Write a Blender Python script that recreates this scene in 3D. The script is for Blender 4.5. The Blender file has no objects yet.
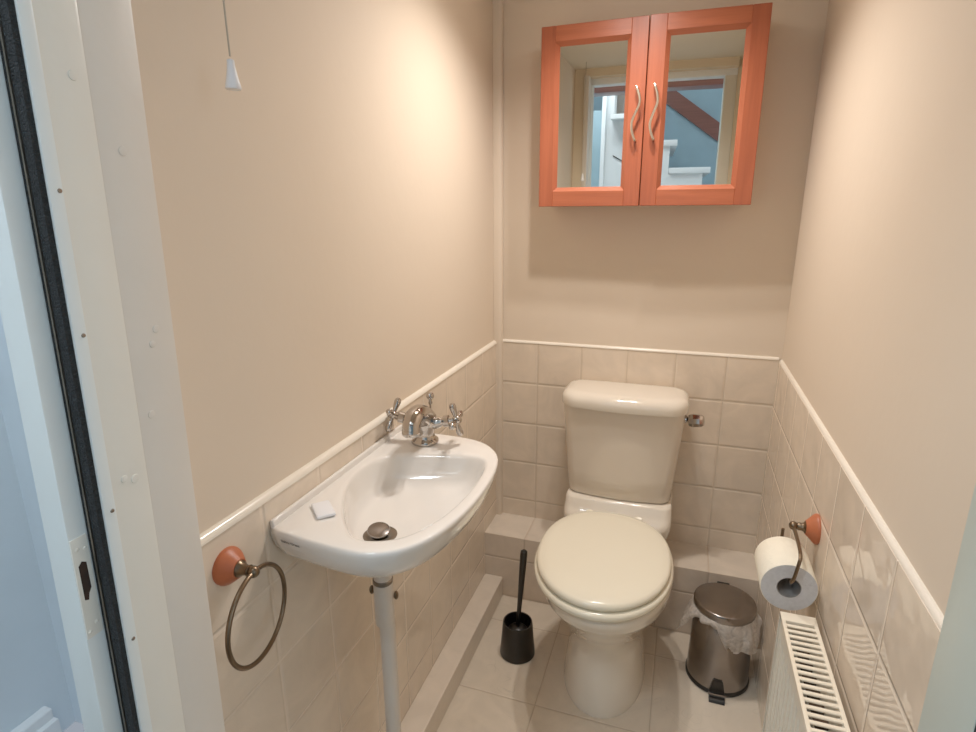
import bpy, bmesh, math, random
from mathutils import Vector, Matrix
random.seed(7)
C = bpy.context.scene.collection
PI = math.pi

# ------------------------------------------------------------------ materials
def new_mat(name):
    m = bpy.data.materials.new(name); m.use_nodes = True
    nt = m.node_tree; nt.nodes.clear()
    out = nt.nodes.new('ShaderNodeOutputMaterial')
    b = nt.nodes.new('ShaderNodeBsdfPrincipled')
    nt.links.new(b.outputs[0], out.inputs[0])
    return m, nt, b, out

def lin(c):
    return tuple(((x/255)/12.92 if x/255 <= .04045 else ((x/255+.055)/1.055)**2.4) for x in c) + (1,)

def mathn(nt, op, a, b=None, c=None):
    n = nt.nodes.new('ShaderNodeMath'); n.operation = op
    for i, v in enumerate((a, b, c)):
        if v is None: continue
        if isinstance(v, (int, float)): n.inputs[i].default_value = v
        else: nt.links.new(v, n.inputs[i])
    return n.outputs[0]

def mixc(nt, fac, a, b):
    n = nt.nodes.new('ShaderNodeMix'); n.data_type = 'RGBA'
    if isinstance(fac, (int, float)): n.inputs[0].default_value = fac
    else: nt.links.new(fac, n.inputs[0])
    for i, v in ((6, a), (7, b)):
        if isinstance(v, tuple): n.inputs[i].default_value = v
        else: nt.links.new(v, n.inputs[i])
    return n.outputs[2]

def noise(nt, scale, detail=3, vec=None, rough=.5, dist=0):
    n = nt.nodes.new('ShaderNodeTexNoise')
    n.inputs['Scale'].default_value = scale; n.inputs['Detail'].default_value = detail
    n.inputs['Roughness'].default_value = rough; n.inputs['Distortion'].default_value = dist
    if vec is not None: nt.links.new(vec, n.inputs['Vector'])
    return n.outputs['Fac']

def coord(nt, kind='Object'):
    return nt.nodes.new('ShaderNodeTexCoord').outputs[kind]

def scaled(nt, vec, s):
    n = nt.nodes.new('ShaderNodeMapping'); n.inputs['Scale'].default_value = s
    nt.links.new(vec, n.inputs['Vector']); return n.outputs[0]

def bump(nt, b, h, strength, dist=.01):
    n = nt.nodes.new('ShaderNodeBump'); n.inputs['Strength'].default_value = strength
    n.inputs['Distance'].default_value = dist
    nt.links.new(h, n.inputs['Height']); nt.links.new(n.outputs[0], b.inputs['Normal'])

def remap(nt, f, a, b, c=0, d=1):
    n = nt.nodes.new('ShaderNodeMapRange')
    n.inputs[1].default_value = a; n.inputs[2].default_value = b
    n.inputs[3].default_value = c; n.inputs[4].default_value = d
    nt.links.new(f, n.inputs[0]); return n.outputs[0]

def simple(name, col, rough=.5, metal=0, var=.06, nscale=8, bstr=0, bscale=60, coat=0, spec=None):
    m, nt, b, o = new_mat(name)
    c = lin(col); d = tuple(x*(1-var*2) for x in c[:3])+(1,)
    v = coord(nt)
    f = noise(nt, nscale, 3, v)
    nt.links.new(mixc(nt, remap(nt, f, .3, .7), d, c), b.inputs['Base Color'])
    b.inputs['Roughness'].default_value = rough; b.inputs['Metallic'].default_value = metal
    if coat: b.inputs['Coat Weight'].default_value = coat; b.inputs['Coat Roughness'].default_value = .03
    if spec is not None: b.inputs['Specular IOR Level'].default_value = spec
    if bstr: bump(nt, b, noise(nt, bscale, 3, v), bstr, .004)
    return m

def wood(name, col, axis, dark=.7):
    m, nt, b, o = new_mat(name)
    v = coord(nt)
    s = [55, 55, 55]; s[axis] = 3.2
    vv = scaled(nt, v, tuple(s))
    f = noise(nt, 1.0, 5, vv, .6, .6)
    s2 = [260, 260, 260]; s2[axis] = 9
    g = noise(nt, 1.0, 2, scaled(nt, v, tuple(s2)))
    c = lin(col); d = (c[0]*dark, c[1]*dark*.9, c[2]*dark*.85, 1)
    base = mixc(nt, remap(nt, f, .25, .75), d, c)
    base = mixc(nt, remap(nt, g, .5, .8, 0, .3), base, (d[0]*.75, d[1]*.7, d[2]*.65, 1))
    nt.links.new(base, b.inputs['Base Color'])
    b.inputs['Roughness'].default_value = .38
    b.inputs['Coat Weight'].default_value = .25; b.inputs['Coat Roughness'].default_value = .25
    return m

def tile(name, ax_u, u0, du, ax_v, v0, dv, col, grout, rough=.12, wob=.25, gw=.0018, var=.08, stain=0, wscale=9, gdark=1.0, veins=0):
    """square ceramic tiles on a plane: joints at u0+k*du, v0+k*dv (world/object coordinates)"""
    m, nt, b, o = new_mat(name)
    P = coord(nt)
    sx = nt.nodes.new('ShaderNodeSeparateXYZ'); nt.links.new(P, sx.inputs[0])
    U = sx.outputs['XYZ'.index(ax_u)]; V = sx.outputs['XYZ'.index(ax_v)]
    def cell(x, x0, d):
        t = mathn(nt, 'DIVIDE', mathn(nt, 'SUBTRACT', x, x0), d)
        fl = mathn(nt, 'FLOOR', t)
        fr = mathn(nt, 'SUBTRACT', t, fl)
        e = mathn(nt, 'MULTIPLY', mathn(nt, 'MINIMUM', fr, mathn(nt, 'SUBTRACT', 1, fr)), d)
        return fl, e
    fu, eu = cell(U, u0, du); fv, ev = cell(V, v0, dv)
    e = mathn(nt, 'MINIMUM', eu, ev)
    g = remap(nt, e, gw*.6, gw*1.3)            # 0 in the joint, 1 on the tile
    edge = remap(nt, e, gw*.7, gw*3.2)
    wn = nt.nodes.new('ShaderNodeTexWhiteNoise'); wn.noise_dimensions = '2D'
    cb = nt.nodes.new('ShaderNodeCombineXYZ'); nt.links.new(fu, cb.inputs[0]); nt.links.new(fv, cb.inputs[1])
    nt.links.new(cb.outputs[0], wn.inputs['Vector'])
    c = lin(col); d = tuple(x*(1-var*2.2) for x in c[:3])+(1,)
    mott = noise(nt, 9, 4, P, .6, 1.0)
    tc = mixc(nt, remap(nt, mott, .3, .75), d, c)
    tc = mixc(nt, mathn(nt, 'MULTIPLY', wn.outputs['Value'], .18), tc, tuple(x*.84 for x in c[:3])+(1,))
    if veins:
        wv = nt.nodes.new('ShaderNodeTexVoronoi'); wv.feature = 'DISTANCE_TO_EDGE'; wv.inputs['Scale'].default_value = 5
        nd = nt.nodes.new('ShaderNodeTexNoise'); nd.inputs['Scale'].default_value = 6; nt.links.new(P, nd.inputs['Vector'])
        ad = nt.nodes.new('ShaderNodeVectorMath'); ad.operation = 'ADD'
        nt.links.new(P, ad.inputs[0]); nt.links.new(nd.outputs['Color'], ad.inputs[1]); nt.links.new(ad.outputs[0], wv.inputs['Vector'])
        vf = mathn(nt, 'MULTIPLY', remap(nt, wv.outputs['Distance'], .0, .02, 1, 0), remap(nt, noise(nt, 7, 2, P), .52, .66))
        tc = mixc(nt, mathn(nt, 'MULTIPLY', vf, veins), tc, tuple(x*.5 for x in c[:3])+(1,))
    nt.links.new(mixc(nt, g, lin(grout), tc), b.inputs['Base Color'])
    nt.links.new(remap(nt, g, 0, 1, .75, rough), b.inputs['Roughness'])
    h = mathn(nt, 'ADD', edge, mathn(nt, 'MULTIPLY', noise(nt, wscale, 1, P), wob))
    bump(nt, b, h, .55, .0022)
    return m

M = {}
M['wall_w'] = simple('wall_paint_warm', (222, 205, 184), .6, var=.015, nscale=2.2, bstr=.12, bscale=30, spec=.3)
M['front'] = simple('front_wall_paint', (228, 212, 186), .6, var=.02, nscale=3, bstr=.12, bscale=30)
M['ceil'] = simple('ceiling_paint', (228, 218, 200), .8, var=.02, nscale=3, bstr=.1, bscale=40)
M['gloss'] = simple('door_frame_gloss', (226, 222, 210), .32, var=.02, nscale=5, bstr=.35, bscale=18)
M['gloss_b'] = simple('reveal_paint', (220, 212, 200), .38, var=.025, nscale=5, bstr=.4, bscale=16)
M['gloss_r'] = simple('right_jamb_hall_lit_gloss', (196, 202, 190), .35, var=.03, nscale=6, bstr=.3, bscale=18)  # frame gloss with the dim teal hall light put into its colour
M['gloss_h'] = simple('hall_gloss', (222, 228, 226), .3, var=.02, nscale=5, bstr=.2, bscale=18)
M['cap'] = simple('tile_trim', (238, 228, 212), .2, var=.02, nscale=10)
TILE = (236, 218, 196)
M['tile_back'] = tile('tile_back', 'X', 0, .15, 'Z', .910, .15, TILE, (205, 188, 166), wob=.35)
M['tile_left'] = tile('tile_left', 'Y', -.011, .15, 'Z', .905, .15, TILE, (228, 212, 193), wob=.5)
M['tile_right'] = tile('tile_right', 'Y', -.024, .15, 'Z', .905, .15, TILE, (232, 218, 200), rough=.05, wob=2.2, wscale=14)
M['tile_ledge'] = tile('tile_ledge', 'X', 0, .15, 'Y', -.153, .19, (228, 213, 194), (196, 176, 154), wob=.3)
M['tile_riser'] = tile('tile_riser', 'X', -.0, .15, 'Z', .155, .15, (232, 214, 194), (190, 172, 152), wob=.3)
M['floor'] = tile('floor_tile', 'X', .150, .31, 'Y', -.282, .30, (226, 211, 190), (190, 172, 150), rough=.3, wob=.5, gw=.0013, var=.08, wscale=6, veins=.35)
M['ceramic'] = simple('white_ceramic', (232, 222, 206), .08, var=.008, nscale=3, coat=.6)
M['cistern'] = simple('cistern_ceramic', (222, 209, 192), .1, var=.008, nscale=3, coat=.5)
M['basin'] = simple('basin_ceramic', (236, 230, 222), .07, var=.008, nscale=3, coat=.6)
M['seat'] = simple('seat_plastic', (238, 230, 208), .16, var=.008, nscale=3)
M['chrome'] = simple('chrome', (190, 184, 178), .08, 1, var=.02)
M['steel'] = simple('brushed_steel', (150, 143, 138), .2, 1, var=.1, nscale=14)
M['nickel'] = simple('satin_nickel', (222, 214, 200), .3, 1, var=.02)
M['steel_dull'] = simple('dull_waste', (150, 140, 128), .3, 1, var=.12, nscale=30)
M['bronze'] = simple('antique_bronze', (128, 110, 90), .32, 1, var=.15, nscale=30)
M['rosette'] = simple('terracotta_wood', (186, 102, 64), .42, var=.08, nscale=40)
M['wood_v'] = wood('cabinet_wood_upright', (176, 94, 62), 2)
M['wood_h'] = wood('cabinet_wood_rail', (182, 100, 66), 0)
M['black'] = simple('black_plastic', (24, 22, 20), .35, var=.05)
M['pipe'] = simple('white_pvc', (226, 216, 204), .3, var=.02)
M['rad'] = simple('radiator_enamel', (240, 228, 206), .28, var=.01)
M['radfront'] = simple('radiator_panel_enamel', (236, 230, 214), .3, var=.01)
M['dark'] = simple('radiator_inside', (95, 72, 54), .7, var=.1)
M['paper'] = simple('tissue_paper', (244, 236, 216), .95, var=.02, nscale=60, bstr=.3, bscale=200)
M['paper_end'] = simple('tissue_paper_end', (206, 204, 204), .95, var=.05, nscale=150, bstr=.3, bscale=250)
M['card'] = simple('cardboard_core', (150, 146, 142), .9, var=.08)
M['cord'] = simple('cord', (190, 178, 160), .8)
M['pull'] = simple('pull_plastic', (238, 238, 240), .25, var=.01)
M['seal'] = simple('brush_seal', (38, 42, 44), .95, var=.3, nscale=300, bstr=1, bscale=500)
M['hole'] = simple('latch_hole', (60, 40, 28), .9, var=.3, nscale=80)
M['blue'] = simple('hall_wall_blue', (222, 234, 242), .6, var=.02)
M['bluewall'] = simple('stair_wall_blue', (170, 196, 208), .7, var=.04)
M['white'] = simple('hall_white', (238, 242, 244), .4, var=.015)
M['brown'] = wood('stained_timber', (150, 92, 78), 0, .7)
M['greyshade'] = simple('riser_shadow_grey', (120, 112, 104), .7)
M['hallfloor'] = simple('hall_floor', (120, 112, 104), .7, var=.1, nscale=20)
M['text'] = simple('printed_mark', (40, 34, 30), .5, var=.02)

mm, nt, b, o = new_mat('mirror_glass')
n_ = noise(nt, 3, 2, coord(nt))
nt.links.new(mixc(nt, n_, (.80, .82, .78, 1), (.83, .85, .81, 1)), b.inputs['Base Color'])
b.inputs['Metallic'].default_value = 1; b.inputs['Roughness'].default_value = .0
M['mirror'] = mm
mm, nt, b, o = new_mat('door_glass')
nt.links.new(mixc(nt, noise(nt, 3, 2, coord(nt)), (.30, .45, .52, 1), (.42, .58, .66, 1)), b.inputs['Base Color'])
b.inputs['Roughness'].default_value = .08
M['glass'] = mm
mm, nt, b, o = new_mat('thin_bag_plastic')
nt.links.new(mixc(nt, noise(nt, 25, 4, coord(nt), .6, 1.5), lin((205, 192, 178)), lin((245, 236, 226))), b.inputs['Base Color'])
b.inputs['Roughness'].default_value = .3
tr = nt.nodes.new('ShaderNodeBsdfTransparent'); mx = nt.nodes.new('ShaderNodeMixShader')
nt.links.new(remap(nt, noise(nt, 30, 4, coord(nt), .6, 2), .3, .7, .45, .9), mx.inputs[0])
nt.links.new(tr.outputs[0], mx.inputs[1]); nt.links.new(b.outputs[0], mx.inputs[2]); nt.links.new(mx.outputs[0], o.inputs[0])
bump(nt, b, noise(nt, 40, 4, coord(nt), .6, 2), .6, .01)
M['bag'] = mm

# ------------------------------------------------------------------ mesh helpers
def link(name, bm, mats, parent=None, smooth=True, angle=40):
    me = bpy.data.meshes.new(name)
    bmesh.ops.recalc_face_normals(bm, faces=bm.faces[:])
    bm.to_mesh(me); bm.free()
    for m in (mats if isinstance(mats, (list, tuple)) else [mats]): me.materials.append(m)
    o = bpy.data.objects.new(name, me); C.objects.link(o)
    if smooth:
        for p in me.polygons: p.use_smooth = True
        try: me.set_sharp_from_angle(angle=math.radians(angle))
        except Exception: pass
    if parent is not None: o.parent = parent; o.matrix_parent_inverse = parent.matrix_basis.inverted()
    return o

def box(bm, x0, x1, y0, y1, z0, z1, bev=0, seg=2, mi=0):
    r = bmesh.ops.create_cube(bm, size=1)
    vs = r['verts']
    for v in vs: v.co = Vector(((x0+x1)/2+v.co.x*(x1-x0), (y0+y1)/2+v.co.y*(y1-y0), (z0+z1)/2+v.co.z*(z1-z0)))
    fs = set(f for v in vs for f in v.link_faces)
    for f in fs: f.material_index = mi
    if bev:
        es = list(set(e for v in vs for e in v.link_edges))
        rr = bmesh.ops.bevel(bm, geom=es, offset=bev, segments=seg, profile=.6, affect='EDGES')
        for f in rr['faces']: f.material_index = mi
    return vs

def loft(bm, rings, cap0=True, cap1=True, closed=True, mi=0):
    vr = [[bm.verts.new(p) for p in r] for r in rings]
    n = len(vr[0])
    for a, b_ in zip(vr, vr[1:]):
        for i in range(n if closed else n-1):
            j = (i+1) % n
            try: bm.faces.new((a[i], a[j], b_[j], b_[i])).material_index = mi
            except ValueError: pass
    if cap0: bm.faces.new(vr[0][::-1]).material_index = mi
    if cap1: bm.faces.new(vr[-1]).material_index = mi
    return vr

def lathe(bm, prof, origin=(0, 0, 0), axis=(0, 0, 1), n=32, cap0=True, cap1=True, mi=0):
    ax = Vector(axis).normalized(); q = Vector((0, 0, 1)).rotation_difference(ax)
    o = Vector(origin)
    rings = [[o+q @ Vector((r*math.cos(2*PI*i/n), r*math.sin(2*PI*i/n), h)) for i in range(n)] for r, h in prof]
    return loft(bm, rings, cap0, cap1, mi=mi)

def tube(bm, pts, rad, n=12, closed=False, mi=0):
    pts = [Vector(p) for p in pts]; N = len(pts)
    rads = rad if isinstance(rad, (list, tuple)) else [rad]*N
    rings = []; up = None
    for i, p in enumerate(pts):
        if closed: t = (pts[(i+1) % N]-pts[i-1]).normalized()
        else: t = (pts[min(i+1, N-1)]-pts[max(i-1, 0)]).normalized()
        if up is None:
            up = t.orthogonal().normalized()
        else:
            up = (up-t*up.dot(t)).normalized()
        w = t.cross(up)
        rings.append([p+(up*math.cos(2*PI*k/n)+w*math.sin(2*PI*k/n))*rads[i] for k in range(n)])
    if closed: rings.append(rings[0])
    if closed:
        vr = [[bm.verts.new(p) for p in r] for r in rings[:-1]]; vr.append(vr[0])
        for a, b_ in zip(vr, vr[1:]):
            for i in range(n): bm.faces.new((a[i], a[(i+1) % n], b_[(i+1) % n], b_[i])).material_index = mi
    else: loft(bm, rings, mi=mi)

def sphere(bm, c, r, n=20, scale=(1, 1, 1)):
    rr = bmesh.ops.create_uvsphere(bm, u_segments=n, v_segments=n//2, radius=r)
    for v in rr['verts']: v.co = Vector((v.co.x*scale[0], v.co.y*scale[1], v.co.z*scale[2]))+Vector(c)

def spline(pts, per=8, closed=False):
    pts = [Vector(p) for p in pts]; n = len(pts); out = []
    rng = range(n if closed else n-1)
    for i in rng:
        if closed: p0, p1, p2, p3 = pts[i-1], pts[i], pts[(i+1) % n], pts[(i+2) % n]
        else: p0, p1, p2, p3 = pts[max(i-1, 0)], pts[i], pts[i+1], pts[min(i+2, n-1)]
        for k in range(per):
            t = k/per
            out.append(.5*((2*p1)+(-p0+p2)*t+(2*p0-5*p1+4*p2-p3)*t*t+(-p0+3*p1-3*p2+p3)*t**3))
    if not closed: out.append(pts[-1])
    return out

def rrect(cx, cy, hx, hy, r, z, n=8, bulge=0):
    """rounded rectangle ring; bulge pushes the -y side out"""
    out = []
    for qx, qy, a0 in ((1, 1, 0), (-1, 1, PI/2), (-1, -1, PI), (1, -1, 1.5*PI)):
        for k in range(n+1):
            a = a0+PI/2*k/n
            out.append(Vector((cx+qx*(hx-r)+r*math.cos(a), cy+qy*(hy-r)+r*math.sin(a), z)))
    # subdivide the front run so it can bulge
    res = []
    L = len(out)
    for i, p in enumerate(out):
        res.append(p); q = out[(i+1) % L]
        if (q-p).length > .1 and abs(q.y-p.y) < 1e-4:
            for k in range(1, 10): res.append(p.lerp(q, k/10))
    for p in res:
        if p.y < cy: p.y -= bulge*max(0, 1-((p.x-cx)/hx)**2)
    return res

def thing(name, label, cat, loc=(0, 0, 0), group=None):
    o = bpy.data.objects.new(name, None); C.objects.link(o)
    o.location = loc; o['label'] = label; o['category'] = cat
    o.empty_display_size = .05
    if group: o['group'] = group
    return o

def tag(o, label, cat, group=None):
    o['label'] = label; o['category'] = cat
    if group: o['group'] = group
    return o

def struct(o, label=None):
    o['kind'] = 'structure'
    if label: o['label'] = label
    return o

def sbox(name, dims, mat, parent=None, bev=0, smooth=True):
    bm = bmesh.new(); box(bm, *dims, bev=bev); return link(name, bm, mat, parent, smooth)

# ------------------------------------------------------------------ room dimensions
XL, XR, H, ZC = -.145, .744, .910, 2.0        # tiled faces, tile height, ceiling
PL = .009                                    # tiles stand proud of the plaster
YF = -1.388                                  # inner face of the doorway wall

# floor
fl = struct(sbox('floor', (XL-.03, XR+.03, -1.50, .03, -.05, 0), M['floor'], smooth=False))
# walls (plaster) with the tiled dado and white trim as children
def wall(name, dims, mat): return struct(sbox(name, dims, mat, smooth=False))
wl = wall('wall_left', (-.19, XL-PL, YF, .10, 0, 2.4), M['wall_w'])
sbox('tile_dado', (XL-PL, XL, YF, 0, 0, H-.010), M['tile_left'], wl, smooth=False)
wr = wall('wall_right', (XR+PL, XR+.12, -1.54, .10, 0, 2.4), M['wall_w'])
sbox('tile_dado', (XR, XR+PL, -1.445, 0, 0, H-.010), M['tile_right'], wr, smooth=False)
wb = wall('wall_back', (XL-PL, XR+PL, .006, .10, 0, 2.4), M['wall_w'])
sbox('tile_dado', (XL, XR, 0, .006, 0, H-.004), M['tile_back'], wb, smooth=False)

def quad_trim(name, a, b_, nrm, parent, r=.010):
    """quadrant bead between a and b_, curved side facing nrm"""
    bm = bmesh.new(); a = Vector(a); b_ = Vector(b_); nrm = Vector(nrm)
    sec = [(0, 0)]+[(r*math.cos(t), r*math.sin(t)) for t in [PI/2*k/6 for k in range(7)]]
    loft(bm, [[p+nrm*u+Vector((0, 0, v)) for u, v in sec] for p in (a, b_)])
    return link(name, bm, M['cap'], parent)
quad_trim('tile_trim', (XL-PL, YF, H-.010), (XL-PL, 0, H-.010), (1, 0, 0), wl, .011)
quad_trim('tile_trim', (XR+PL, -1.445, H-.010), (XR+PL, 0, H-.010), (-1, 0, 0), wr, .008)
quad_trim('tile_trim', (XL, .006, H-.005), (XR, .006, H-.005), (0, -1, 0), wb, .008)

# ceiling
ce = struct(sbox('ceiling', (XL-.12, XR+.12, -1.54, .10, ZC, ZC+.06), M['ceil'], smooth=False))

# tiled ledge behind the toilet, pipe boxing on the left, painted strip in the corner
bm = bmesh.new(); box(bm, XL, XR, -.153, 0, 0, .243)
for f in bm.faces: f.material_index = 0 if f.normal.z > .5 else 1
lg = struct(link('trim_1', bm, [M['tile_ledge'], M['tile_riser']], smooth=False), 'low beige tiled ledge behind the toilet')
bm = bmesh.new(); box(bm, XL, -.077, -1.385, -.153, 0, .078, bev=.004)
M['boxing'] = tile('boxing_tile', 'Y', -3.08, 4.0, 'X', -.6, 3, (228, 213, 194), (206, 190, 170), rough=.3, wob=.3)
struct(link('trim_2', bm, M['boxing'], smooth=False), 'long low beige boxing along the foot of the left wall')
bm = bmesh.new()
loft(bm, [[Vector((XL+.019*u, -.019*v, z)) for u, v in [(-.45, -.2), (1, -.2), (1, .55), (.86, .86), (.55, 1), (-.45, 1)]] for z in (.243, ZC)])
struct(link('trim_3', bm, M['wall_w'], angle=50), 'thin painted strip running up the back left corner')
sbx = sbox('trim_4', (XL-PL, XL+.016, -.62, -.019, 1.953, ZC), M['wall_w'], bev=.006); struct(sbx, 'small painted batten at the top of the left wall')

# ------------------------------------------------------------------ doorway
wf = struct(sbox('wall_front', (-.19, -.10, -1.470, YF, 0, 2.4), M['front'], smooth=False))
sbox('wall_panel', (.69, XR+.12, -1.53, -1.447, 0, 2.4), M['front'], wf, smooth=False)
sbox('wall_panel', (-.10, .69, -1.53, YF, 1.965, 2.4), M['front'], wf, smooth=False)

door = bpy.data.objects.new('door_1', None); C.objects.link(door); door.location = (.28, -1.46, 0)
struct(door, 'painted door frame of the toilet room, seen from the hall')
def dpart(name, dims, mat, bev=.002): return sbox(name, dims, mat, door, bev)
dpart('frame_lining', (-.105, -.082, -1.447, YF+.001, 0, 1.967), M['gloss_b'], .003)
dpart('jamb', (-.105, -.0795, -1.5025, -1.446, 0, 1.937), M['gloss'], .004)
bm = bmesh.new(); box(bm, -.1, -.0765, -1.5025, -1.489, 0, 1.94, bev=.003)
link('stop_bead', bm, M['gloss_h'], door)
bm = bmesh.new()
box(bm, -.099, -.079, -1.508, -1.5025, 0, 1.94)
sl = link('draught_seal', bm, [M['seal']], door, smooth=False)
bm = bmesh.new(); box(bm, -.0915, -.0895, -1.5098, -1.508, 0, 1.94)
link('seal_fin', bm, M['steel_dull'], sl, smooth=False)
jb = dpart('rebate_jamb', (-.130, -.0975, -1.5275, -1.503, 0, 1.97), M['gloss_h'], .0025)
# latch keep let into the rebate
kp = sbox('strike_plate', (-.0985, -.0965, -1.5265, -1.5095, .918, 1.030), M['gloss'], door, .0006)
bm = bmesh.new()
vs = [(-.0963, -1.5225, .962), (-.0963, -1.5228, 1.0), (-.0963, -1.519, 1.004), (-.0963, -1.5145, 1.001), (-.0963, -1.514, .972), (-.0963, -1.517, .967), (-.0963, -1.5185, .960)]
loft(bm, [[Vector(p) for p in vs], [Vector(p)+Vector((-.012, 0, 0)) for p in vs]])
link('latch_hole', bm, M['hole'], kp, smooth=False)
for y, z in ((-1.521, 1.018), (-1.5135, 1.016), (-1.515, .932), (-1.523, .925)):
    bm = bmesh.new(); lathe(bm, [(.0021, 0), (.0021, .0005), (.0015, .0009)], (-.0966, y, z), (1, 0, 0), 14)
    link('screw', bm, M['gloss'], kp)
for y, z in ((-1.493, 1.36), (-1.4935, 1.23), (-1.494, 1.05), (-1.4945, .90)):
    bm = bmesh.new(); lathe(bm, [(.0022, 0), (.0018, .001), (.0006, .0014)], (-.0766, y, z), (1, 0, 0), 12)
    link('pin', bm, M['steel_dull'], door)
for y, z, r in ((-1.462, 1.46, .0045), (-1.474, 1.075, .004), (-1.462, 1.07, .005), (-1.42, 1.40, .005), (-1.41, 1.22, .0045), (-1.417, 1.205, .004), (-1.43, 1.13, .0045)):
    bm = bmesh.new(); lathe(bm, [(r, 0), (r*.9, .0008), (r*.5, .0011)], (-.0796 if y < -1.446 else -.0822, y, z), (1, 0, 0), 18)
    link('filled_screw', bm, M['gloss'] if y < -1.446 else M['gloss_b'], door)
# right side and head
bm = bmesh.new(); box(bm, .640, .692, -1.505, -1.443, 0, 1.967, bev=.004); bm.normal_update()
for f in bm.faces: f.material_index = 1 if f.normal.y > .5 else 0  # room-facing side keeps plain gloss, other sides carry the painted hall light
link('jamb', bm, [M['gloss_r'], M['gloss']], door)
dpart('rebate_jamb', (.657, .70, -1.555, -1.503, 0, 1.97), M['gloss_h'], .003)
dpart('head', (-.105, .692, -1.505, -1.441, 1.937, 1.967), M['white'], .003)
sl2 = sbox('draught_seal', (.6385+.003, .6565, -1.508, -1.5035, 0, 1.94), M['seal'], door, 0, False)

for o_ in list(door.children_recursive):     # left frame parts sheared in y with height to imitate lens barrel distortion
    if o_.data.vertices and max(v.co.x for v in o_.data.vertices) < 0:
        for v in o_.data.vertices: v.co.y += .024*(v.co.z-.93)
# ------------------------------------------------------------------ toilet
toilet = thing('toilet', 'white close-coupled toilet with closed seat against the back wall', 'toilet', (.31, -.35, 0))
TX = .307
def egg(cx, hw, yf, yb, yc, z, n=56, pb=2.6, pf=2.05):
    out = []
    for i in range(n):
        a = 2*PI*i/n; c, s = math.cos(a), math.sin(a)
        p = pf if s < 0 else pb
        x = hw*math.copysign(abs(c)**(2/p), c); L = (yc-yf) if s < 0 else (yb-yc)
        y = yc+L*math.copysign(abs(s)**(2/p), s)
        out.append(Vector((cx+x, y, z)))
    return out
bm = bmesh.new()
R = [egg(.316, .117, -.570, -.17, -.38, 0), egg(.316, .118, -.572, -.17, -.38, .012), egg(.316, .114, -.567, -.17, -.38, .03),
     egg(.315, .109, -.555, -.17, -.38, .09), egg(.316, .101, -.538, -.17, -.38, .15), egg(.315, .103, -.540, -.17, -.39, .19),
     egg(.314, .112, -.553, -.17, -.40, .22), egg(.313, .127, -.580, -.18, -.41, .25), egg(.312, .142, -.610, -.185, -.42, .285),
     egg(.312, .155, -.635, -.19, -.43, .315), egg(.312, .166, -.655, -.19, -.43, .335), egg(.312, .171, -.668, -.19, -.43, .350), egg(.312, .1725, -.671, -.19, -.43, .3535), egg(.312, .1725, -.672, -.19, -.43, .356), egg(.312, .176, -.680, -.19, -.43, .372),
     egg(.312, .178, -.686, -.19, -.43, .388), egg(.312, .176, -.684, -.19, -.43, .396), egg(.312, .170, -.676, -.19, -.43, .400)]
loft(bm, R)
# shelf that carries the cistern
def shelf(hx, yf, yb, z, r): return rrect(TX+.002, (yf+yb)/2, hx, (yb-yf)/2, r, z)
loft(bm, [shelf(.11, -.20, -.012, .245, .04), shelf(.13, -.205, -.012, .30, .04), shelf(.158, -.225, -.012, .36, .04), shelf(.166, -.232, -.012, .395, .04),
          shelf(.166, -.225, -.012, .41, .035), shelf(.166, -.214, -.012, .420, .03), shelf(.165, -.203, -.012, .436, .03), shelf(.164, -.198, -.012, .452, .03), shelf(.160, -.192, -.014, .4595, .028)])
link('pan', bm, M['ceramic'], toilet, angle=60)
def disc(rings_fn, mat, name, parent, ang=60):
    bm = bmesh.new(); loft(bm, rings_fn); return link(name, bm, mat, parent, angle=ang)
SC = .304
def seg(o_, z, yfx=-.697, hw=.184): return egg(SC, hw-o_, yfx+o_, -.213-o_*.5, -.455, z, n=64, pb=2.35)
st = disc([seg(.012, .402), seg(.003, .404), seg(0, .410), seg(0, .416), seg(.004, .4225), seg(.012, .4235)], M['seat'], 'seat', toilet)
def lidr(o_, z): return egg(SC, .178-o_, -.687+o_, -.234-o_*.6, -.455, z, n=64, pb=2.35)
ld = disc([lidr(.010, .4255), lidr(.002, .427), lidr(0, .432), lidr(.0005, .437), lidr(.004, .442), lidr(.010, .4452), lidr(.03, .448), lidr(.07, .4495), lidr(.12, .450)], M['seat'], 'lid', toilet)
for s in (-.075, .075):
    bm = bmesh.new(); lathe(bm, [(.011, 0), (.012, .006), (.012, .03), (.010, .034)], (SC+s, -.219, .394), (0, 0, 1), 20)
    link('hinge', bm, M['seat'], toilet)
# cistern: tapered tank with a rounded front
bm = bmesh.new()
def tank(t, z, inset=0):
    hx = .160+(.1835-.160)*t-inset; yf = -.168-.010*t+inset; return rrect(TX, (yf-.012)/2, hx, (-.012-yf)/2, .03, z, bulge=.020)
loft(bm, [tank(0, .460, .012), tank(0, .462, .004), tank(.02, .468)]+[tank(t, .468+(.762-.468)*t) for t in (.25, .5, .75, 1.0)])
cs = link('cistern', bm, M['cistern'], toilet, angle=50)
bm = bmesh.new()
def lidc(i, z): return rrect(TX, -.098, .192-i, .094-i, .060-i, z, bulge=.018)
loft(bm, [lidc(.008, .757), lidc(.001, .759), lidc(0, .764), lidc(0, .777), lidc(.002, .786), lidc(.008, .795), lidc(.018, .8005), lidc(.036, .8035)])
link('cistern_lid', bm, M['ceramic'], toilet, angle=60)
lv = bmesh.new()
lathe(lv, [(.012, 0), (.012, .004), (.007, .008), (.006, .020)], (.490, -.128, .733), (1, 0, 0), 20)
lever = link('lever_spindle', lv, M['chrome'], toilet)
bm = bmesh.new()
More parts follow.
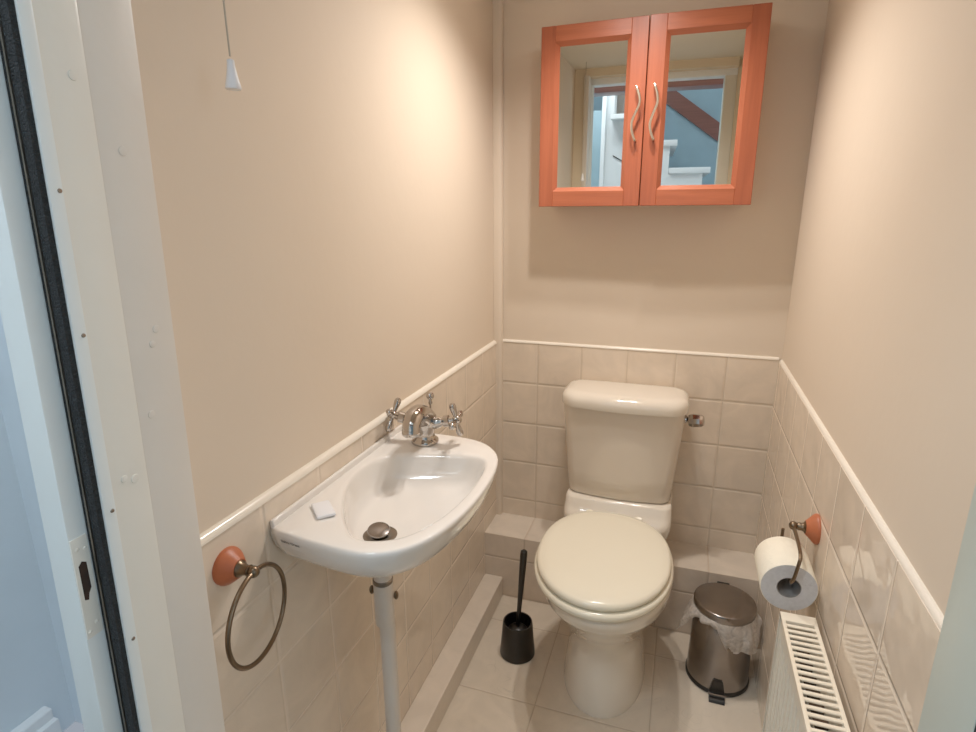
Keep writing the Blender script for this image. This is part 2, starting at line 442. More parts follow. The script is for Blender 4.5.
lathe(bm, [(.010, .0), (.0185, .003), (.0205, .014), (.0190, .036), (.0150, .044), (.005, .046)], (.500, -.131, .732), (1, -.25, .12), 8)
ll = link('flush_lever', bm, M['chrome'], toilet, angle=15)

# ------------------------------------------------------------------ basin
basin = thing('washbasin', 'small white wall-hung washbasin with side shelf on the left wall', 'washbasin', (-.14, -.98, .70))
ZB = .865
def resample(poly, c, n=96):
    """radial samples of a closed polygon about c"""
    out = []
    P = [Vector((p[0], p[1])) for p in poly]
    for k in range(n):
        a = 2*PI*k/n; d = Vector((math.cos(a), math.sin(a))); best = 0
        for i in range(len(P)):
            p, q = P[i]-Vector(c), P[(i+1) % len(P)]-Vector(c)
            e = q-p; den = d.x*e.y-d.y*e.x
            if abs(den) < 1e-12: continue
            t = (p.x*e.y-p.y*e.x)/den; u = (p.x*d.y-p.y*d.x)/den
            if t > 0 and -1e-6 <= u <= 1+1e-6: best = max(best, t)
        out.append((c[0]+d.x*best, c[1]+d.y*best))
    return out
oc = spline([(-.112, -1.207, 0), (-.06, -1.214, 0), (0, -1.219, 0), (.042, -1.216, 0), (.082, -1.194, 0), (.116, -1.142, 0), (.135, -1.06, 0), (.140, -.97, 0), (.134, -.885, 0), (.118, -.82, 0), (.085, -.775, 0), (.045, -.752, 0), (-.01, -.744, 0), (-.11, -.742, 0)], 6)
outer = [(XL, -.742)]+[(XL, -.742-(1.197-.742)*k/8) for k in range(1, 9)]+[(-.1405, -1.2045)]+[(p.x, p.y) for p in oc]
bc_ = spline([(-.098, -1.055, 0), (-.118, -.995, 0), (-.118, -.93, 0), (-.092, -.880, 0), (-.04, -.855, 0), (.03, -.838, 0), (.082, -.836, 0), (.108, -.872, 0), (.116, -.95, 0), (.112, -1.03, 0), (.100, -1.09, 0), (.074, -1.148, 0), (.032, -1.178, 0), (-.010, -1.174, 0), (-.058, -1.122, 0)], 6, True)
BC = (.012, -1.0); NB = 96
O_ = resample(outer, BC, NB); B_ = resample([(p.x, p.y) for p in bc_], BC, NB)
DR = (-.027, -1.060)
def ring_s(src, s, c, z): return [Vector((c[0]+(x-c[0])*s, c[1]+(y-c[1])*s, z)) for x, y in src]
def ring_mix(a, b2, t, z): return [Vector((p[0]*(1-t)+q[0]*t, p[1]*(1-t)+q[1]*t, z)) for p, q in zip(a, b2)]
DRr = [(DR[0]+.026*math.cos(2*PI*k/NB), DR[1]+.026*math.sin(2*PI*k/NB)) for k in range(NB)]
UC = (-.055, -1.035)
def under(s, z):
    return [Vector((max(XL, UC[0]+(x-UC[0])*s), UC[1]+(y-UC[1])*(s if y < UC[1] else s**1.0), z)) for x, y in O_]
bm = bmesh.new()
rings = [under(.10, .760), under(.30, .762), under(.50, .770), under(.66, .782), under(.80, .796), under(.90, .811), under(.935, .820), under(.965, .831),
         under(.985, .842), under(.995, .851), ring_s(O_, 1.0, BC, .857), ring_s(O_, .999, BC, .8615), ring_s(O_, .990, BC, .8645), ring_s(O_, .975, BC, .8655)]
rings += [ring_mix(O_, B_, .4, .8650), ring_mix(O_, B_, .75, .8640), ring_mix(O_, B_, .93, .8630), ring_mix(O_, B_, 1.0, .8605)]
for t, z in ((.02, .855), (.045, .845), (.08, .832), (.13, .818), (.20, .8085), (.30, .8030), (.45, .7985), (.65, .7955), (.85, .7935), (1.0, .792)):
    rings.append(ring_mix(B_, DRr, t, z))
for r_ in rings:
    for p_ in r_: p_.z -= .011
vr = loft(bm, rings, cap0=True, cap1=False)
bw = link('bowl', bm, M['basin'], basin, angle=75)
# upstand against the wall
bm = bmesh.new(); box(bm, XL, XL+.008, -1.199, -.744, .846, .866, bev=.0035, seg=3)
link('upstand', bm, M['basin'], basin)
# waste
bm = bmesh.new(); lathe(bm, [(.013, -.02), (.014, -.003), (.0190, .0005), (.0260, .0014), (.0305, .0008), (.0305, -.003)], (DR[0], DR[1], .782), n=40, cap0=True, cap1=False)
ws = link('waste', bm, M['steel_dull'], basin)
bm = bmesh.new(); lathe(bm, [(.004, -.012), (.0045, .002), (.0195, .005), (.0205, .007), (.0195, .0092), (.012, .0112), (.002, .0118)], (DR[0]-.003, DR[1]+.001, .784), (.10, -.16, 1), n=40)
link('plug', bm, M['steel'], ws)
# printed maker's mark on the rim end
def text_mesh(s, size):
    cu = bpy.data.curves.new('t', 'FONT'); cu.body = s; cu.size = size; cu.extrude = .0001
    to = bpy.data.objects.new('t', cu); C.objects.link(to)
    dg = bpy.context.evaluated_depsgraph_get(); me = bpy.data.meshes.new_from_object(to.evaluated_get(dg))
    bpy.data.objects.remove(to); return me
try:
    me = text_mesh('Bailey Grant', .0076); me.name = 'printed_mark'
    bm = bmesh.new(); bm.from_mesh(me); bpy.data.meshes.remove(me)
    for v in bm.verts:
        xx = -.119+v.co.x
        v.co = Vector((xx, -1.2068-.13*(xx+.119)-v.co.z+.35*(.003-v.co.y), -.011+.8475+v.co.y))
    link('printed_mark', bm, M['text'], basin, smooth=False)
except Exception as e: print('text', e)
# tap: mono mixer with two cross handles
TP = Vector((-.057, -.797, .8530))
TR = Matrix.Rotation(math.radians(5), 4, 'Z')
def tw(p): return TP+TR @ Vector(p)
bm = bmesh.new()
lathe(bm, [(.029, 0), (.0305, .003), (.029, .008), (.024, .011), (.0225, .014), (.0205, .020), (.0215, .028), (.025, .040), (.0265, .051), (.0245, .061), (.018, .070), (.010, .0745), (.003, .076)], TP, n=32)
for sx in (-1, 1):
    a = tw((sx*.010, 0, .044)); d = (tw((sx*1, 0, .22))-TP).normalized()
    lathe(bm, [(.014, 0), (.0135, .018), (.012, .026), (.0095, .030), (.0095, .034), (.0125, .036), (.0125, .048), (.009, .050), (.0075, .060)], a, d, n=24)
tap = link('tap', bm, M['chrome'], basin, angle=50); tap_parts = [tap]
bm = bmesh.new()
sp = spline([tw((0, .006, .050)), tw((0, -.014, .066)), tw((0, -.038, .076)), tw((0, -.060, .076)), tw((0, -.074, .066)), tw((0, -.079, .055))], 6)
L_ = len(sp)
tube(bm, sp, [.0260-.007*min(1, i/(L_*.7)) for i in range(L_)], 20)
lathe(bm, [(.0175, 0), (.0190, .003), (.0190, .011), (.0172, .014)], tw((0, -.079, .047)), (0, 0, 1), 24)
link('spout', bm, M['chrome'], tap, angle=50)
for sx, rot in ((-1, .55), (1, .12)):
    bm = bmesh.new()
    d = (tw((sx, 0, .22))-TP).normalized(); c = tw((sx*.010, 0, .044))+d*.064
    sphere(bm, c, .0098)
    lathe(bm, [(.0080, 0), (.0080, .004), (.005, .006)], c+d*.005, d, 20)
    u = d.cross(Vector((0, 1, 0))).normalized(); w = d.cross(u)
    for k in range(4):
        a = rot+k*PI/2; dd = u*math.cos(a)+w*math.sin(a)
        lathe(bm, [(.0046, .005), (.0050, .012), (.0068, .022), (.0078, .030), (.0066, .036), (.003, .039)], c, dd, 14)
    link('handle', bm, M['chrome'], tap, angle=50)
bm = bmesh.new()
k0 = tw((.004, .030, 0))
tube(bm, [k0, k0+Vector((0, 0, .080))], .0024, 10); sphere(bm, k0+Vector((0, 0, .097)), .0092)
lathe(bm, [(.0035, 0), (.005, .004), (.0035, .012)], k0+Vector((0, 0, .077)), n=14)
link('pop_up_knob', bm, M['chrome'], tap)

# white block on the side shelf
bm = bmesh.new(); box(bm, -.026, .026, -.0155, .0155, 0, .006, bev=.003, seg=3)
sp_ = link('soap_slab', bm, M['pull'])
sp_.location = (-.0925, -1.128, .8538); sp_.rotation_euler = (0, 0, math.radians(-43))
tag(sp_, 'small white rectangular slab lying on the left shelf of the washbasin', 'soap')

# waste pipe under the basin
wp = thing('waste_pipe', 'upright white plastic waste pipe below the washbasin', 'pipe', (DR[0], DR[1], 0))
bm = bmesh.new(); lathe(bm, [(.0175, .598), (.018, .600), (.018, .680), (.017, .683), (.0165, .685), (.0165, .750)], (DR[0], DR[1], 0), n=28)
link('pipe_collar', bm, M['pipe'], wp)
bm = bmesh.new(); lathe(bm, [(.0148, 0), (.0148, .600)], (DR[0]+.004, DR[1], 0), n=28)
link('pipe', bm, M['pipe'], wp)
bm = bmesh.new(); lathe(bm, [(.0168, .684), (.0185, .686), (.0185, .692), (.0168, .694)], (DR[0], DR[1], 0), n=28)
link('waste_nut', bm, M['steel_dull'], wp)
for sx, sy in ((-.0225, .004), (.023, .008)):
    bm = bmesh.new(); bmesh.ops.create_uvsphere(bm, u_segments=14, v_segments=8, radius=.006)
    for v in bm.verts: v.co = Vector((v.co.x*.7, v.co.y*.9, v.co.z*1.5))+Vector((DR[0]+sx*.93, DR[1]+sy*(-1.5 if sx < 0 else 1), .668 if sx < 0 else .656))
    link('clip', bm, M['bronze'], wp)

# ------------------------------------------------------------------ towel ring
ty, tz = -1.294, .845
tr_ = thing('towel_ring', 'bronze towel ring on a round wooden base, left of the washbasin', 'towel ring', (XL, ty, tz))
bm = bmesh.new(); lathe(bm, [(.0275, 0), (.028, .004), (.0265, .008), (.022, .014), (.0165, .021), (.0140, .024)], (XL, ty, tz), (1, 0, 0), 36)
link('wooden_base', bm, M['rosette'], tr_)
bm = bmesh.new(); lathe(bm, [(.0115, 0), (.0125, .003), (.0100, .006), (.008, .011), (.0075, .016), (.009, .019), (.006, .021)], (XL+.022, ty, tz), (1, 0, 0), 24)
sphere(bm, (XL+.048, ty, tz), .0088)
link('post', bm, M['bronze'], tr_)
bm = bmesh.new(); rr = .0700
tube(bm, [Vector((XL+.049-.125*rr*math.sin(a), ty-.002+.99*rr*math.sin(a), tz-rr-.000+rr*math.cos(a))) for a in [2*PI*k/72 for k in range(72)]], .0036, 12, True)
link('ring', bm, M['bronze'], tr_)

# ------------------------------------------------------------------ toilet paper holder and roll
hy, hz = -.690, .727
RX, RZ = .685, .656; RY0, RY1 = -.802, -.700
hd = thing('toilet_paper_holder', 'bronze toilet paper holder with round wooden base on the right wall', 'toilet paper holder', (XR, hy, hz))
bm = bmesh.new(); lathe(bm, [(.030, 0), (.0305, .003), (.029, .006), (.023, .012), (.017, .018), (.0135, .022)], (XR, hy, hz), (-1, 0, 0), 36)
link('wooden_base', bm, M['rosette'], hd)
bm = bmesh.new(); lathe(bm, [(.0115, 0), (.0125, .003), (.009, .005), (.0075, .009), (.008, .014), (.006, .017)], (XR-.020, hy, hz), (-1, 0, 0), 24)
sphere(bm, (XR-.043, hy, hz), .0088)
link('post', bm, M['bronze'], hd)
bm = bmesh.new()
by = hy-.012
pth = [(XR-.043, hy-.004, hz), (XR-.045, -.74, hz+.003), (XR-.048, -.79, hz+.005), (XR-.050, -.812, hz+.002), (XR-.052, -.818, hz-.006),
       (RX+.003, -.818, RZ+.035), (RX, -.815, RZ+.022), (RX, -.808, RZ+.0175), (RX, RY0+.01, RZ+.0167), (RX, RY1-.02, RZ+.0167), (RX, RY1+.010, RZ+.0175), (RX, RY1+.018, RZ+.026), (RX, RY1+.019, RZ+.056)]
tube(bm, spline(pth, 5), .0033, 12)
link('arm', bm, M['bronze'], hd)
roll = thing('toilet_paper_roll', 'white toilet paper roll hanging on the holder above the radiator', 'toilet paper', (RX, (RY0+RY1)/2, RZ))
bm = bmesh.new(); Ro, Ri = .0495, .0212
def cyl_y(r, y, n=48): return [Vector((RX+r*math.cos(2*PI*k/n), y, RZ+r*math.sin(2*PI*k/n))) for k in range(n)]
loft(bm, [cyl_y(Ro-.0015, RY1), cyl_y(Ro, RY1-.002), cyl_y(Ro, RY0+.002), cyl_y(Ro-.0015, RY0)], False, False)
loft(bm, [cyl_y(Ro-.0015, RY0), cyl_y(Ri, RY0)], False, False, mi=1)
loft(bm, [cyl_y(Ri, RY1), cyl_y(Ro-.0015, RY1)], False, False, mi=1)
bmesh.ops.remove_doubles(bm, verts=bm.verts[:], dist=1e-5)
link('paper', bm, [M['paper'], M['paper_end']], roll)
bm = bmesh.new()
loft(bm, [cyl_y(Ri, RY0+.0005), cyl_y(Ri, RY1-.0005), cyl_y(Ri-.0012, RY1-.0005), cyl_y(Ri-.0012, RY0+.0005), cyl_y(Ri, RY0+.0005)], False, False)
link('cardboard_core', bm, M['card'], roll)

# ------------------------------------------------------------------ radiator
RA = dict(x0=.670, x1=.729, y0=-1.36, y1=-.830, z0=.12, z1=.620)
rad = thing('radiator', 'white panel radiator with slotted top grille under the toilet roll', 'radiator', (.70, -1.1, .12))
bm = bmesh.new()
# corrugated front panel, facing the room
prof = []
y = RA['y0']+.012
while y < RA['y1']-.012:
    for dy, dx in ((0, 0), (.010, 0), (.0130, .007), (.0200, .007)):
        if y+dy < RA['y1']-.012: prof.append((y+dy, dx))
    y += .0235
prof.append((RA['y1']-.012, 0))
zz = [(RA['z0'], .008), (RA['z0']+.02, 0), (RA['z1']-.035, 0)]
fx = RA['x0']+.001
rows = [[Vector((fx+dx, yy, RA['z0']+.03)) for yy, dx in prof], [Vector((fx+dx, yy, RA['z1']-.045)) for yy, dx in prof], [Vector((fx, yy, RA['z1']-.028)) for yy, dx in prof], [Vector((fx, yy, RA['z1']-.004)) for yy, dx in prof]]
rows = [[Vector((fx+.008, yy, RA['z0'])) for yy, dx in prof], [Vector((fx, yy, RA['z0']+.015)) for yy, dx in prof]]+rows
loft(bm, rows, False, False, False)
bk = [[p+Vector((.012, 0, 0)) for p in r] for r in rows]
loft(bm, bk, False, False, False)
link('front_panel', bm, M['radfront'], rad, angle=30)
sbox('back_panel', (RA['x1']-.008, RA['x1'], RA['y0']+.01, RA['y1']-.01, RA['z0'], RA['z1']-.004), M['rad'], rad, .002)
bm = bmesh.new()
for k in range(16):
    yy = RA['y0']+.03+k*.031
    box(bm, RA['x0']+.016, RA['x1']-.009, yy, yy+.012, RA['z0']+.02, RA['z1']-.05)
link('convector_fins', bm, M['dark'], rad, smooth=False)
for yy in (RA['y0'], RA['y1']-.002):
    sbox('end_panel', (RA['x0'], RA['x1'], yy, yy+.002, RA['z0']+.01, RA['z1']), M['rad'], rad, .0008)
for yy in (-1.24, -.95):
    for zz in (.20, .50):
        sbox('bracket', (RA['x1']-.001, XR, yy-.015, yy+.015, zz-.02, zz+.02), M['rad'], rad, .001)
bm = bmesh.new()
x0, x1, z0, z1 = RA['x0'], RA['x1'], RA['z1']-.003, RA['z1']+.002
box(bm, x0, x0+.0065, RA['y0'], RA['y1'], z0-.006, z1, bev=.0015); box(bm, x1-.0065, x1, RA['y0'], RA['y1'], z0-.006, z1, bev=.0015)
box(bm, x0, x1, RA['y1']-.024, RA['y1']+.0005, z0-.002, z1+.0003, bev=.001); box(bm, x0+.001, x1-.001, RA['y0'], RA['y0']+.022, z0, z1, bev=.001)
y = RA['y1']-.024-.0065
while y > RA['y0']+.028:
    box(bm, x0+.005, x1-.005, y-.0068, y, z0+.0005, z1-.0006, bev=.001, seg=1); y -= .0142
link('grille', bm, M['rad'], rad, angle=30)

# ------------------------------------------------------------------ pedal bin with liner
BX, BY = .638, -.302
bn = thing('pedal_bin', 'small brushed steel pedal bin with black base right of the toilet', 'bin', (BX, BY, 0))
bm = bmesh.new(); lathe(bm, [(.0865, .014), (.0860, .016), (.0850, .05), (.0825, .15), (.0800, .231), (.0785, .233)], (BX, BY, 0), n=48)
link('body', bm, M['steel'], bn)
bm = bmesh.new(); lathe(bm, [(.085, 0), (.0885, .003), (.0885, .013), (.0865, .0155)], (BX, BY, 0), n=48)
link('base_ring', bm, M['black'], bn)
bm = bmesh.new(); ltilt = (.0, .02, 1)
lathe(bm, [(.0835, .0), (.0845, .001), (.0845, .0215), (.0832, .0238), (.079, .0248), (.05, .0268), (.02, .0276), (.003, .0278)], (BX, BY, .234), ltilt, n=48)
link('lid', bm, M['steel'], bn, angle=50)
bm = bmesh.new(); box(bm, BX-.018, BX+.018, BY+.076, BY+.092, .225, .256, bev=.003)
link('hinge', bm, M['black'], bn)
bm = bmesh.new()
a = math.radians(0)
px, py = BX-.004, BY-.0855
loft(bm, [[Vector((px+s*w, py-d, z)) for s, w, d in ((-1, w_, d0), (1, w_, d0), (1, w_, d1), (-1, w_, d1))] for z, w_, d0, d1 in ((.055, .011, -.006, .002), (.050, .014, -.006, .004), (.020, .020, -.004, .008), (.014, .021, -.004, .011), (.006, .021, -.004, .026), (.001, .021, -.004, .030))])
pd = link('pedal', bm, M['black'], bn, smooth=False)
bm = bmesh.new(); tube(bm, [(px-.024, py-.019, .021), (px+.024, py-.019, .021)], .0028, 10)
link('pedal_bar', bm, M['steel'], pd)
# liner: a crumpled skirt hanging out from beneath the lid
bm = bmesh.new(); NL = 120; rows = []
def drop(a):
    # a measured from -y (front), positive towards +x (right)
    d = .030+.016*math.sin(3*a+.8)+.008*math.sin(7*a)
    d += .075*math.exp(-((a-1.0)/.40)**2)+.038*math.exp(-((a-.3)/.45)**2)+.062*math.exp(-((a+1.55)/.40)**2)
    return d
for j in range(9):
    t = j/8; row = []
    for i in range(NL):
        a = -PI+2*PI*i/NL
        d = drop(a); z = .240-d*t
        fl_ = .0835+.004*math.sin(PI*t)+t*(.004+.018*math.exp(-((a-1.05)/.5)**2)+.036*math.exp(-((a+1.55)/.45)**2))
        fl_ += t*(.0045*math.sin(9*a+2*t)+.003*math.sin(17*a+1.3)+.002*math.sin(31*a))
        if t > .85: fl_ -= .004
        row.append(Vector((min(BX+fl_*math.sin(a), XR-.004), BY-fl_*math.cos(a), z)))
    rows.append(row)
loft(bm, rows, False, False)
ln = link('bin_liner', bm, M['bag'], angle=80)
tag(ln, 'crumpled clear plastic bag hanging out under the lid of the pedal bin', 'bin bag')

# ------------------------------------------------------------------ toilet brush and holder
KX, KY = .048, -.402
hb = bmesh.new(); lathe(hb, [(.052, 0), (.0545, .002), (.0545, .008), (.0525, .03), (.0460, .108), (.0450, .114), (.0415, .114), (.042, .102), (.043, .03), (.042, .006), (.02, .005)], (KX, KY, 0), n=40, cap0=True, cap1=True)
bh = link('brush_holder', hb, M['black'])
tag(bh, 'short black plastic toilet brush holder standing on the floor left of the toilet', 'toilet brush holder')
tb = thing('toilet_brush', 'black toilet brush whose handle sticks up from the holder', 'toilet brush', (KX, KY, .02))
bm = bmesh.new(); tp = Vector((KX+.020, KY-.008, .372)); bt = Vector((KX, KY, .09))
dv = tp-bt
tube(bm, [bt+dv*t for t in (0, .08, .3, .6, .8, .95, .985, 1.0)], [.0066, .0064, .0072, .0092, .0104, .0110, .0100, .005], 16)
link('handle', bm, M['black'], tb)
bm = bmesh.new(); lathe(bm, [(.006, .098), (.022, .094), (.030, .086), (.032, .05), (.026, .018), (.008, .012)], (KX, KY, 0), n=40)
for v in bm.verts:
    r = Vector((v.co.x-KX, v.co.y-KY)); k = 1+.10*math.sin(20*math.atan2(r.y, r.x))*(r.length > .02); v.co.x = KX+r.x*k; v.co.y = KY+r.y*k
link('brush_head', bm, M['black'], tb)

# ------------------------------------------------------------------ mirror cabinet
CX0, CX1, CM, CZ0, CZ1, CY = .0265, .607, .3174, 1.3549, 1.834, -.1325
cab = thing('mirror_cabinet', 'orange-stained wooden wall cabinet with two mirrored doors above the toilet', 'cabinet', (.317, 0, CZ0))
bm = bmesh.new(); box(bm, CX0+.004, CX1-.004, CY+.0235, .005, CZ0+.003, CZ1-.003, bev=.0015)
link('carcass', bm, M['wood_v'], cab, smooth=False)
def cab_door(x0, x1, gx0, gx1, hinge_x, ang, hpts):
    gz0, gz1 = 1.409, 1.783
    yF, yB = CY, CY+.021
    bm = bmesh.new(); e = .0105
    def frame_piece(poly_out, mi):
        pass
    # stiles full height, rails between
    for (a, b2, c, d, mi) in ((x0, gx0-e, CZ0, CZ1, 0), (gx1+e, x1, CZ0, CZ1, 0), (gx0-e, gx1+e, CZ0, gz0-e, 1), (gx0-e, gx1+e, gz1+e, CZ1, 1)):
        box(bm, a, b2, yF, yB, c, d, bev=.0012, seg=1, mi=mi)
    # bevelled moulding round the glass
    o4 = [(gx0-e, gz0-e), (gx1+e, gz0-e), (gx1+e, gz1+e), (gx0-e, gz1+e)]
    i4 = [(gx0, gz0), (gx1, gz0), (gx1, gz1), (gx0, gz1)]
    vo = [bm.verts.new((x, yF+.0012, z)) for x, z in o4]; vi = [bm.verts.new((x, yF+.0130, z)) for x, z in i4]
    for k in range(4):
        f = bm.faces.new((vo[k], vo[(k+1) % 4], vi[(k+1) % 4], vi[k])); f.material_index = 1 if k in (0, 2) else 0
    me_o = link('door', bm, [M['wood_v'], M['wood_h']], cab, smooth=False)
    bm = bmesh.new(); box(bm, gx0-.004, gx1+.004, yF+.0130, yF+.0165, gz0-.004, gz1+.004)
    mi_ = link('mirror', bm, M['mirror'], me_o, smooth=False)
    bm = bmesh.new()
    pts = spline([(x, yF-.020-.003*math.sin(PI*i/6), z) for i, (x, z) in enumerate(hpts)], 6)
    pts = [Vector((pts[0].x, yF-.001, pts[0].z+.0))]+[Vector((pts[0].x, yF-.012, pts[0].z))]+pts+[Vector((pts[-1].x, yF-.012, pts[-1].z))]+[Vector((pts[-1].x, yF-.001, pts[-1].z))]
    tube(bm, pts, .0034, 12)
    ha = link('handle', bm, M['nickel'], me_o)
    if ang:
        T_ = Matrix.Translation((hinge_x, yB, 0)) @ Matrix.Rotation(ang, 4, 'Z') @ Matrix.Translation((-hinge_x, -yB, 0))
        for ob in (me_o, mi_, ha): ob.data.transform(T_)
cab_door(CX0, CM-.001, .078, .262, CX0, math.radians(-.8), [(.295, 1.661), (.304, 1.637), (.305, 1.618), (.295, 1.593), (.288, 1.574), (.289, 1.551), (.297, 1.528)])
cab_door(CM+.001, CX1, .372, .553, CX1, math.radians(1.7), [(.340, 1.662), (.348, 1.638), (.349, 1.616), (.340, 1.590), (.334, 1.569), (.336, 1.549), (.344, 1.528)])

# ------------------------------------------------------------------ light pull
PX, PY, PZ = -.075, -1.252, 1.499
pc = thing('pull_cord', 'light pull cord with white bell-shaped end hanging by the left wall', 'pull cord', (PX, PY, ZC))
bm = bmesh.new(); tube(bm, [(PX, PY, PZ+.02), (PX-.001, PY, PZ+.2), (PX-.001, PY, ZC)], .0011, 8)
link('cord', bm, M['cord'], pc)
bm = bmesh.new(); lathe(bm, [(.0085, -.016), (.0092, -.0145), (.0085, -.010), (.0062, .000), (.0046, .010), (.0042, .016), (.002, .0172)], (PX, PY, PZ), n=28)
link('pull', bm, M['pull'], pc)

# ------------------------------------------------------------------ the hall behind the camera, seen in the mirrors and left of the frame
hf = sbox('floor', (-1.3, 2.2, -3.7, -1.50, -.05, -.001), M['hallfloor'], smooth=False); struct(hf)
h1 = struct(sbox('wall_hall_left', (-1.15, -1.03, -3.7, -1.0, 0, 2.6), M['blue'], smooth=False))
h2 = struct(sbox('wall_hall_end', (-1.15, -.19, -1.03, -.95, 0, 2.6), M['blue'], smooth=False))
h4 = struct(sbox('wall_hall_back', (-1.15, 2.2, -3.7, -3.55, 0, 3.0), M['bluewall'], smooth=False))
h5 = struct(sbox('wall_hall_right', (2.1, 2.2, -3.7, -1.5, 0, 3.0), M['bluewall'], smooth=False))
h6 = struct(sbox('wall_hall_front', (XR+.12, 2.2, -1.54, -1.50, 0, 3.0), M['blue'], smooth=False))
bm = bmesh.new(); box(bm, -1.03, -.985, -3.5, -1.09, 0, .085, bev=.003); box(bm, -1.03, -1.000, -3.5, -1.09, .08, .115, bev=.008, seg=3)
struct(link('baseboard_left', bm, M['white'], angle=30))
hb_ = struct(sbox('trim_6', (-1.03, 2.1, -2.20, -2.08, 2.018, 2.09), M['brown'], bev=.003), 'dark red timber beam across the hall')
# staircase seen from its open side
SXo, SY = .15, -2.6
stc = thing('staircase', 'white staircase with projecting treads reflected in the right mirror', 'staircase', (.4, SY, 0))
noses = [(.561+SXo, 1.600), (.342+SXo, 1.775), (.123+SXo, 1.950)]
for x, z in [(.78+SXo, 1.425)]+noses:
    sbox('tread', (x-.262, x, SY-.80, SY+.012, z-.019, z+.019), M['white'], stc, .004)
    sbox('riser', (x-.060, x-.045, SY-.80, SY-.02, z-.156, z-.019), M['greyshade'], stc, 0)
bm = bmesh.new()
for x, z in [(.78+SXo, 1.425)]+noses: box(bm, x-.265, x-.045, SY-.012, SY-.002, .4, z-.019)
link('string_panel', bm, M['white'], stc, smooth=False)
# sloping handrail board on the far wall
bm = bmesh.new()
A_, B2 = Vector((.05, -3.52, 2.50)), Vector((1.10, -3.52, 1.74))
dirv = (B2-A_).normalized(); upv = Vector((-dirv.z, 0, dirv.x))
loft(bm, [[p+upv*u+Vector((0, v, 0)) for u, v in ((-.055, -.03), (.055, -.03), (.055, .012), (-.055, .012))] for p in (A_, B2)])
hr = link('handrail', bm, M['brown'], smooth=False)
tag(hr, 'dark red wooden handrail board sloping across the blue wall in the right mirror', 'handrail')
# white partition, little box shelf and glazed door in the left mirror
pw = struct(sbox('wall_hall_partition', (-.215, .10, SY-.03, SY, 0, 2.6), M['white'], smooth=False))
bx = thing('wall_box', 'white open-fronted box with a dark inside in the left mirror', 'box', (-.0, SY, 1.95))
bm = bmesh.new()
box(bm, -.155, .06, SY, SY+.10, 1.93, 1.96, bev=.003); box(bm, -.155, -.13, SY, SY+.10, 1.96, 2.25, bev=.003)
link('frame', bm, M['white'], bx, smooth=False)
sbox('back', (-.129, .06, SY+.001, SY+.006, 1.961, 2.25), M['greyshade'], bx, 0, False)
bm = bmesh.new(); tube(bm, [(-.14, SY+.004, 1.71), (-.07, SY+.004, 1.67), (.06, SY+.004, 1.60)], .003, 8)
cbl = link('cable', bm, M['black']); tag(cbl, 'thin dark cable fixed on the white partition in the left mirror', 'cable')
d2 = bpy.data.objects.new('door_2', None); C.objects.link(d2); d2.location = (-.2, SY+.02, 0); struct(d2, 'white framed glazed door standing open in the left mirror')
gd = sbox('door_leaf', (-.222, -.195, SY+.001, SY+.04, 0, 2.35), M['white'], d2, .004)
sbox('pane', (-.34, -.222, SY+.012, SY+.022, .2, 2.0), M['glass'], d2, 0, False)
hw = struct(sbox('trim_7', (-.66, -.34, SY-.02, SY+.05, 0, 2.6), M['white'], smooth=False), 'white door post in the hall')
hc = struct(sbox('trim_8', (-1.15, 2.2, -3.7, -1.53, 2.75, 2.80), M['white'], smooth=False), 'hall ceiling')

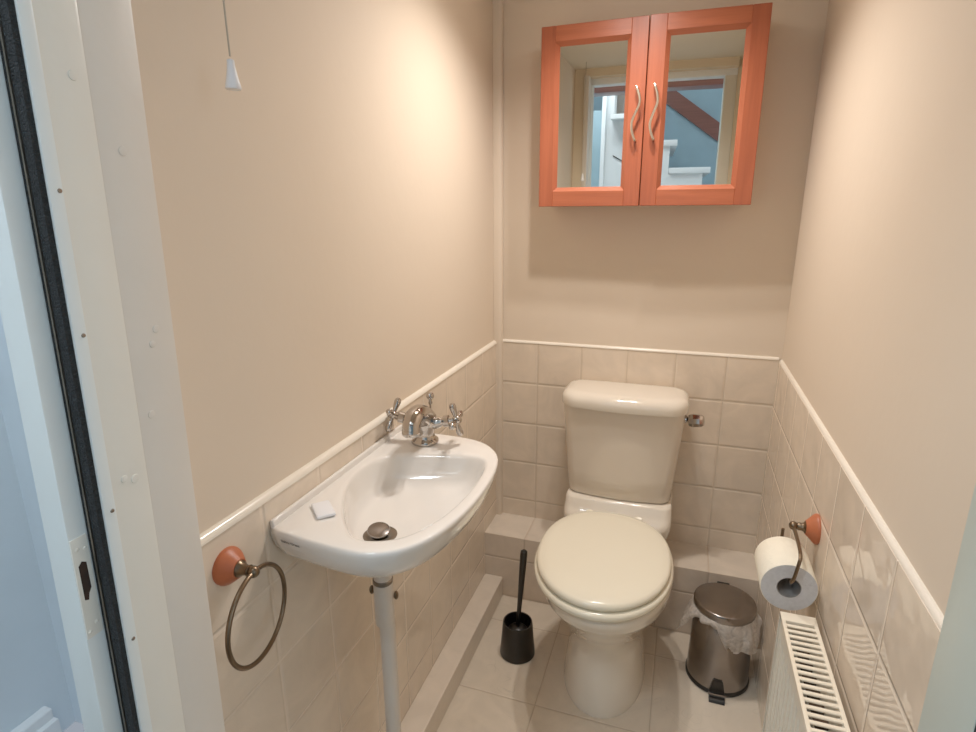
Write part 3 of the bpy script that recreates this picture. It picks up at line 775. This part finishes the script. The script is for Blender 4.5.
# ------------------------------------------------------------------ lights
def spot_lamp(name, loc, energy, col, size, spot=None, blend=.6):
    d = bpy.data.lights.new(name, 'SPOT' if spot else 'POINT'); d.energy = energy; d.color = col; d.shadow_soft_size = size
    if spot: d.spot_size = math.radians(spot); d.spot_blend = blend
    o = bpy.data.objects.new(name, d); C.objects.link(o); o.location = loc
    return o
WARM = (1.0, .93, .87)
for bx_, by_ in ((.20, -.50), (.31, -.40)):
    l_ = spot_lamp('ceiling_bulb', (bx_, by_, 1.965), 20.0, WARM, .022, 150, 1.0)
    l_.rotation_euler = (math.radians(-6), 0, 0)
for bx_, by_ in ((.20, -.50), (.31, -.40)): spot_lamp('ceiling_bulb_glow', (bx_, by_, 1.92), .5, WARM, .022)
def area(name, loc, target, sx, sy, energy, col):
    d = bpy.data.lights.new(name, 'AREA'); d.shape = 'RECTANGLE'; d.size = sx; d.size_y = sy; d.energy = energy; d.color = col
    o = bpy.data.objects.new(name, d); C.objects.link(o); o.location = loc
    o.rotation_euler = (Vector(target)-Vector(loc)).to_track_quat('-Z', 'Y').to_euler(); return o
area('hall_daylight_fill', (.55, -2.3, 2.72), (.45, -2.0, 0), 1.6, .8, 2.6, (.80, .92, 1.0))  # area light added below the hall ceiling to stand in for daylight
area('hall_side_fill', (1.95, -2.06, 1.5), (-.5, -1.5, 1.3), .7, 1.2, 11, (.78, .90, 1.0))  # added side fill for the door frame, no window is modelled
area('hall_low_fill', (.15, -2.45, 1.0), (.35, 0, 1.25), 1.1, .8, 0.25, (1.0, .95, .9))  # weak fill added behind the camera to lift the room walls
area('hall_top_fill', (-.25, -2.15, 2.72), (-.25, -2.4, 0), .7, .5, 22, (.84, .93, 1.0))  # added fill that brightens the hall's left wall and partition, no fixture
w = bpy.data.worlds.new('World'); bpy.context.scene.world = w; w.use_nodes = True
bg = w.node_tree.nodes['Background']; bg.inputs[0].default_value = (.75, .85, 1, 1); bg.inputs[1].default_value = .4

# ------------------------------------------------------------------ camera
p = (0.4525, -1.8636, 1.3395, 0.3278, 0.2618, -0.0057, 573.4151)
cd = bpy.data.cameras.new('camera'); co = bpy.data.objects.new('camera', cd); C.objects.link(co)
cd.sensor_width = 36; cd.lens = 36*p[6]/976; cd.clip_start = .01
yaw, pit, rol = p[3:6]
F = Vector((-math.sin(yaw)*math.cos(pit), math.cos(yaw)*math.cos(pit), -math.sin(pit)))
Rv = Vector((math.cos(yaw), math.sin(yaw), 0)); Uv = Rv.cross(F)
R2 = math.cos(rol)*Rv+math.sin(rol)*Uv; U2 = -math.sin(rol)*Rv+math.cos(rol)*Uv
mw = Matrix((R2, U2, -F)).transposed().to_4x4(); mw.translation = Vector(p[:3]); co.matrix_world = mw
sc = bpy.context.scene; sc.camera = co
sc.view_settings.view_transform = 'Standard'; sc.view_settings.look = 'None'
sc.view_settings.exposure = -.12; sc.view_settings.gamma = 1.13
